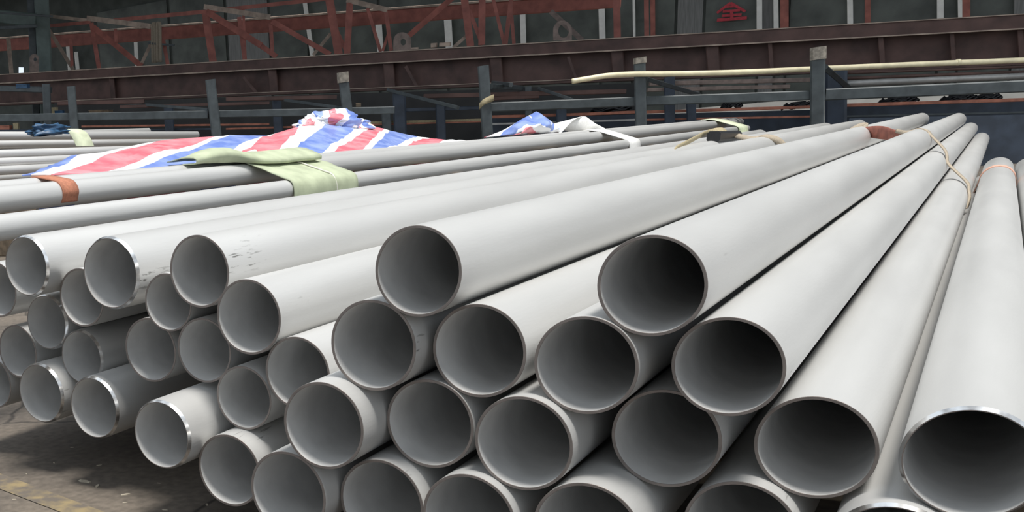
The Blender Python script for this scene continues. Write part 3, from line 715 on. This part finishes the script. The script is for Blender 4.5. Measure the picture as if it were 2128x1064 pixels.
def panel(name, x0, x1, yt0, yt1, run, mm, dz, parent, zbot=FLOOR, th=.05):
    a, b = on(x0, yt0, run, dz), on(x1, yt1, run, dz)
    dn = Vector((-(b - a).y, (b - a).x, 0)).normalized() * th
    zb = (zbot - FLOOR) * U + .002
    vv = [a, b, Vector((b.x, b.y, zb)), Vector((a.x, a.y, zb))]; vv = vv + [v + dn for v in vv]
    return adopt(mk(name, vv, [(3,2,1,0),(4,5,6,7),(0,1,5,4),(1,2,6,5),(2,3,7,6),(3,0,4,7)], mm), parent)
panel('back_panel_or_shade', 1758, 2230, 222, 207, REAR, M_NAVY, 5, rack)
panel('back_panel_or_shade', 1020, 1690, 246, 228, REAR, M_NAVY, 5, rack)
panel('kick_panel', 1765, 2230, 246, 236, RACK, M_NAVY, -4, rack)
panel('back_panel_or_shade', 112, 1000, 214, 186, REAR, M_GAPSHADE, 16, rack)  # added dark sheet painting the shaded gap under the girder
panel('back_panel_or_shade', 1004, 1340, 185, 172, REAR, M_GAPSHADE, 16, rack)  # added dark sheet, the same painted shade further right
# taped post heads and the rag tied round a post
def wrap(name, xt, yt, xb, yb_, w, label, cat, mm, thick=1.12):
    a, b = on(xt, yt, RACK), on(xb, yb_, RACK); z = dep(a)
    o = mk(name, *box_between(a, b, px2m(w, z), px2m(w, z) * thick, None, .2), mm); origin_to(o, b); tag(o, label, cat); return o
wrap('tape_wrap', 712, 151, 713.5, 172, 24, 'brown tape wrapped round the head of the third rack post', 'tape', M_TAPE)
wrap('tape_wrap', 1329.5, 120, 1329.8, 132, 25, 'grey tape cap on the rack post beside the cream hose', 'tape', M_TAPE)
wrap('tape_wrap', 1700.3, 98, 1700, 124, 29, 'frayed brown tape round the head of the tallest rack post', 'tape', M_TAPE)
pz = dep(on(1010, 212, RACK))
rg = [cam_pt(996, 222, pz - 1.2), cam_pt(1004, 213, pz - 2.2), cam_pt(1016, 207, pz - 2.2), cam_pt(1026, 203, pz - 1.2)]
tag(ribbon('rag', rg, [CY * .1, CY * .11, CY * .12, CY * .12], M_STRAP_K, .012), 'tan webbing wrapped round the fourth rack post', 'rag')
# cream hose and grey tubes laid along the rack
hp = [on(1189, 169, (170, 158)), on(1225, 163, (170, 158)), on(1265, 157, (170, 158)), on(1318, 154, (172, 158)), on(1400, 153.5, (172, 158)), on(1540, 150, (172, 158)), on(1700, 143, (172, 158)), on(1900, 134, (172, 158)), on(2128, 125, (172, 158)), on(2260, 119, (172, 158))]
hs = tube_path('cream_hose', spline(hp, 5), px2m(10.5, 166) / 2 * 1.0, M_YEL, 12)
tag(origin_to(hs, hp[4]), 'cream plastic hose drooping over the rack at the right', 'hose')
bar_collar = tube_path('joint', [on(1988, 129.6, (172, 158)), on(1994, 129.3, (172, 158))], px2m(13, 162) / 2, M_YEL, 12)
bar_collar.parent = hs; bar_collar.matrix_parent_inverse = Matrix.Translation(-hs.location)
for (y1, y2, w, mm, lab) in [(174, 157, 13, M_GREYP, 'grey steel tube on the rack just above the right-hand rail'), (152, 139, 5, M_BROWN, 'thin brown steel bar on the rack under the cream hose'), (163, 149, 6, M_BROWN, 'brown steel bar on the rack between hose and grey tube')]:
    o = tube_path('steel_tube', [on(1758, y1, (185, 172)), on(2240, y2 - 4, (185, 172))], px2m(w, 176) / 2, mm, 12)
    tag(origin_to(o, on(1758, y1, (185, 172))), lab, 'tube', 'steel bars lying on the rack')
for (x1, y1, x2, y2, w, lab) in [(1350,174,1686,166,9,'rust-brown steel bar under the cream hose left of the tallest post'),(1345,187,1640,180,8,'lower rust-brown steel bar left of the tallest post'),(880,200,1300,190,9,'rust-brown steel bar below the girder at centre'),(1020,205,1120,200,8,'short rust-brown bar by the fourth rack post'),
        (470,206,700,202,8,'rust-brown steel bar under the girder left of the third post'),(250,222,560,214,6,'thin rust-brown bar under the girder on the left'),(120,215,300,211,8,'dark red bar at the far left under the girder')]:
    o = bar('steel_bar', x1, y1, x2, y2, w, (205, 172), M_LUG if x1 in (1350, 1345) else M_BROWN, None, 1.2)
    tag(o, lab, 'steel bar', 'steel bars lying on the rack')
# black cable coils and machine parts on the shelf
def coil(x, y, w, lab):
    c = on(x, y, (226, 178)); R = px2m(w, 180) / 2
    e = empty('cable_coil', lab, 'cable', c, 'black cables on the rack shelf')
    for k in range(3):
        pts = [c + Vector((math.cos(t / 20 * math.tau) * R * (1 - .12 * k), math.sin(t / 20 * math.tau) * R * .7 * (1 - .1 * k), .025 * k + .03 * math.sin(t * 1.7 + k))) for t in range(21)]
        tube_path('loop', pts, .022, M_BLACK, 7, e, caps=False)
    adopt(mk('core', *box_between(c + Vector((-R*.5, 0, .05)), c + Vector((R*.4, .02, .06)), .10, .12, None, .3), M_BLACK), e)
coil(1660, 222, 62, 'black cable coil on the shelf just left of the tallest post')
coil(1865, 212, 70, 'black cable coil on the shelf right of the tallest post')
coil(1990, 208, 62, 'black cable coil on the shelf, middle one of the right three')
coil(2050, 206, 48, 'black cable coil on the shelf nearest the right frame edge')
coil(1270, 228, 84, 'black cable heap on the shelf between fourth and fifth rack posts')
coil(1520, 222, 40, 'small black cable coil on the shelf behind the canvas strip')
# odd parts lying under the girder on the left
def odd(x, y, w, h, mm, lab, run=(217, 171)):
    a, b = on(x - w/2, y, run), on(x + w/2, y - .5, run); o = mk('crate', *box_between(a, b, px2m(h, 215), px2m(w * .8, 215), None, .12), mm); origin_to(o, (a+b)/2)
    l_ = adopt(mk('lid', *box_between(a + Vector((0,0,px2m(h,215)*.5)), b + Vector((0,0,px2m(h,215)*.5)), px2m(h*.2, 215), px2m(w*.9, 215), None, .1), mm), o)
    l_.matrix_parent_inverse = Matrix.Translation(-o.location); tag(o, lab, 'box', 'small boxes under the girder')
odd(112, 232, 14, 14, M_STRAP_K, 'small tan box on the shelf right of the left bench leg')
odd(124, 235, 16, 8, M_BLUE, 'small blue box beside the tan one at the left')
odd(48, 180, 22, 7, M_BLUE, 'flat blue box on the bench at the left edge', (200, 160))
odd(12, 266.5, 22, 9, M_ORANGE, 'orange box low at the left edge')
odd(34, 264, 10, 14, M_STRAP_K, 'upright tan box next to the orange one')
odd(210, 234, 40, 9, M_WOOD, 'long brown box on the shelf behind the second gap of rails')
odd(745, 219, 10, 6, M_WOOD, 'small wood block on the rail right of the third post', (196, 152))

# ------------------------------------------------------------------ brown girder lying behind the rack
gird = empty('plate_girder', 'long dark brown steel plate girder lying behind the rack', 'girder', on(1064, 180, GIRD))
gtop = lambda x: 155.5 - .0592 * x
gfl = lambda x: gtop(x) + 18.5 + .0058 * x
gbot = lambda x: 215 - .0415 * x
def run_box(name, f0, f1, d0, d1, mm, x0=-150, x1=2300):
    """straight plate: picture rows f0..f1, set back d0..d1 (radii) behind the girder face"""
    vv = []
    n_ = Vector((-(on(x1,100,GIRD) - on(x0,100,GIRD)).y, (on(x1,100,GIRD) - on(x0,100,GIRD)).x, 0)).normalized()
    for x in (x0, x1):
        t, b = on(x, f0(x), GIRD), on(x, f1(x), GIRD)
        for dd in (d0, d1): vv += [t + n_ * dd * U, b + n_ * dd * U]
    return adopt(mk(name, vv, [(0,1,5,4),(2,6,7,3),(0,4,6,2),(1,3,7,5),(0,2,3,1),(4,5,7,6)], mm), gird)
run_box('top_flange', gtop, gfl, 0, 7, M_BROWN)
run_box('flange_lip', lambda x: gfl(x) - 2, lambda x: gfl(x) + .6, -.35, 1, M_LITBROWN)
run_box('top_edge', lambda x: gtop(x) - 1.2, lambda x: gtop(x) + .8, -.3, 7.2, M_LITBROWN)  # pale strip painting the light line along the girder top
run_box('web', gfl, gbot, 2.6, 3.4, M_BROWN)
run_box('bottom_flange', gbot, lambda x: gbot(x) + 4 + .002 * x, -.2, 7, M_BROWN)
run_box('flange_edge', lambda x: gbot(x) - .8, lambda x: gbot(x) + .8, -.4, .2, M_LITBROWN)
for x, w in [(232,11),(566,18),(807,22),(1030,24),(1282,24),(1480,24),(1600,8),(1830,10),(1978,8),(2120,10)]:
    a_, b_ = on(x, gfl(x), GIRD, 1.4), on(x + 4, gbot(x), GIRD, 1.4)
    adopt(mk('stiffener', *box_between(a_, b_, px2m(w, dep(a_)), 1.6 * U), M_BROWN), gird)
for (x1, y1, x2, y2, w) in [(506,161,534,194,7),(843,138,867,182,7),(1181,118,1197,163,6)]:
    bar('web_brace', x1, y1, x2, y2, w, GIRD, M_BROWN, gird, .7, dz=.6)
def lug(x, yb, w, h, hole, lab):
    n = 40
    cyy = yb - h + w / 2
    ring_o = []; ring_i = []
    for k in range(n):
        a = k / n * math.tau; ring_i.append((x + 2 + math.cos(a) * hole * .8, cyy + 2 + math.sin(a) * hole))
        ox, oy = x + math.cos(a) * w / 2, cyy + math.sin(a) * w / 2
        if math.sin(a) > .15: ox = x + max(-w/2, min(w/2, math.cos(a) * w * .72)); oy = yb
        ring_o.append((ox, oy))
    vv = [on(px, py, GIRD, 2 + dz) for dz in (0, 2.6) for rg_ in (ring_o, ring_i) for px, py in rg_]
    fs = []
    for k in range(n):
        q = (k + 1) % n
        fs += [(k, q, n + q, n + k), (2*n + k, 3*n + k, 3*n + q, 2*n + q), (k, 2*n + k, 2*n + q, q), (n + k, n + q, 3*n + q, 3*n + k)]
    o = adopt(mk('lifting_lug', vv, fs, M_LUG), gird); o['label'] = lab
    return o
lug(836, 105, 37, 38, 7, 'round lifting lug with a small hole')
lug(1169, 84, 39, 41, 14, 'round lifting lug with a large hole')
lug(71, 150, 19, 38, 4, 'rusty lifting lug at the left')
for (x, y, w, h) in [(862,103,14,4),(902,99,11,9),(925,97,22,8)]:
    bar('bracket', x - w/2, y - h/2, x + w/2, y - h/2 - 1, h, GIRD, M_LITBROWN, gird, 1., dz=2)

# ------------------------------------------------------------------ red trusses behind the girder
tr = empty('red_truss', 'red-brown steel truss of angle members behind the girder', 'truss', on(560, 140, TRUS))
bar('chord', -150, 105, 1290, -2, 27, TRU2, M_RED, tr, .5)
bar('chord_top', -150, 91, 1290, -18, 4, TRU2, M_LITBROWN, tr, 4., dz=-1)  # pale strip painting the light on the chord's top face
for (x1, y1, x2, y2, w, mm) in [
        (238,42,428,24,7,M_RED),(428,24,690,-4,7,M_RED),(183,38,315,55,9,M_LITBROWN),(426,14,563,36,9,M_LITBROWN),(722,0,806,21,9,M_LITBROWN),(98,33,186,43,6,M_LITBROWN),(100,54,190,46,6,M_RED),
        (17,79,24,154,8,M_LITBROWN),(98,56,153,146,7,M_LITBROWN),(147,79,150,146,6,M_RED),(190,48,206,144,8,M_RED),(196,58,296,139,10,M_RED),(240,60,242,95,6,M_RED),(335,60,349,136,7,M_RED),(292,137,314,90,6,M_LITBROWN),
        (427,28,443,130,14,M_RED),(431,25,545,96,11,M_RED),(497,36,509,126,8,M_RED),(683,-10,704,114,15,M_RED),(727,6,721,114,12,M_RED),(696,56,722,112,7,M_RED),(764,18,791,108,6,M_RED),(802,24,813,106,7,M_RED),(795,106,807,70,5,M_RED),
        (566,45,688,114,9,M_RED),(505,68,576,119,9,M_RED),(562,48,567,116,7,M_RED),(651,114,687,70,6,M_LITBROWN),(850,74,942,-6,10,M_RED),(964,-10,978,97,13,M_RED),(975,22,1003,94,7,M_RED),(1002,-10,1001,94,12,M_RED),(1024,-5,1048,93,6,M_RED),(1063,-5,1050,93,8,M_RED),
        (1061,6,1068,91,6,M_RED),(942,99,972,72,6,M_LITBROWN),(1281,-10,1283,80,12,M_RED),(1343,-10,1344,76,8,M_RED),(1145,24,1210,84,9,M_LUG),(505,12,510,124,5,M_RED)]:
    bar('member', x1, y1, x2, y2, w * 1.12, TRUS, mm, tr, 1., 'L')
# beige sling hung over the chord
sl = empty('hanging_sling', 'beige webbing sling looped over the red truss at the upper left', 'strap', on(323, 60, TRUS), 'slings on the truss')
for x in (319, 329):
    ps = [on(x - 1, 136, TRUS), on(x - 2, 100, TRUS), on(x - 2, 62, TRUS), on(x, 54, TRUS), on(x + 3, 62, TRUS), on(x + 4, 136, TRUS)]
    ribbon('strand', [q - CZ * (2.5 + (.6 if x > 320 else 0)) * U for q in ps], [CX * .11] * 6, M_STRAP_B, .02, sl)
bar('hook_rod', 309, 90, 362, 94, 4, TRUS, M_SLATE, sl, 1., dz=-2)

# ------------------------------------------------------------------ chips on the floor
for i, (x, y, s) in enumerate([(202,1010,.030),(262,1028,.034),(206,967,.020),(80,1042,.016),(343,1060,.02),(430,1049,.02),(150,930,.016),(176,1001,.05),(330,1004,.014),(112,962,.012),(30,1038,.016),(260,1045,.016),(55,985,.012)]):
    s *= .55
    c = floor_pt(x, y); a = random.random() * 6.28; d = Vector((math.cos(a), math.sin(a), 0)); e = Vector((-d.y, d.x, 0))
    h = s * .18
    vv = [c + d*s + e*s*.1, c + d*s*.3 + e*s*.35, c - d*s*.9 + e*s*.2, c - d*s - e*s*.15, c - d*s*.1 - e*s*.38, c + d*s*.8 - e*s*.2]
    vv = vv + [v + Vector((0, 0, h * (.4 + .6 * ((k * 7) % 3) / 2))) for k, v in enumerate(vv)]
    o = mk('wood_chip', vv, [(5,4,3,2,1,0),(6,7,8,9,10,11)] + [(k, (k+1)%6, 6+(k+1)%6, 6+k) for k in range(6)], M_CHIP); origin_to(o, c)
    tag(o, 'small pale wood chip lying on the dark concrete floor', 'wood chip', 'wood chips on the floor')
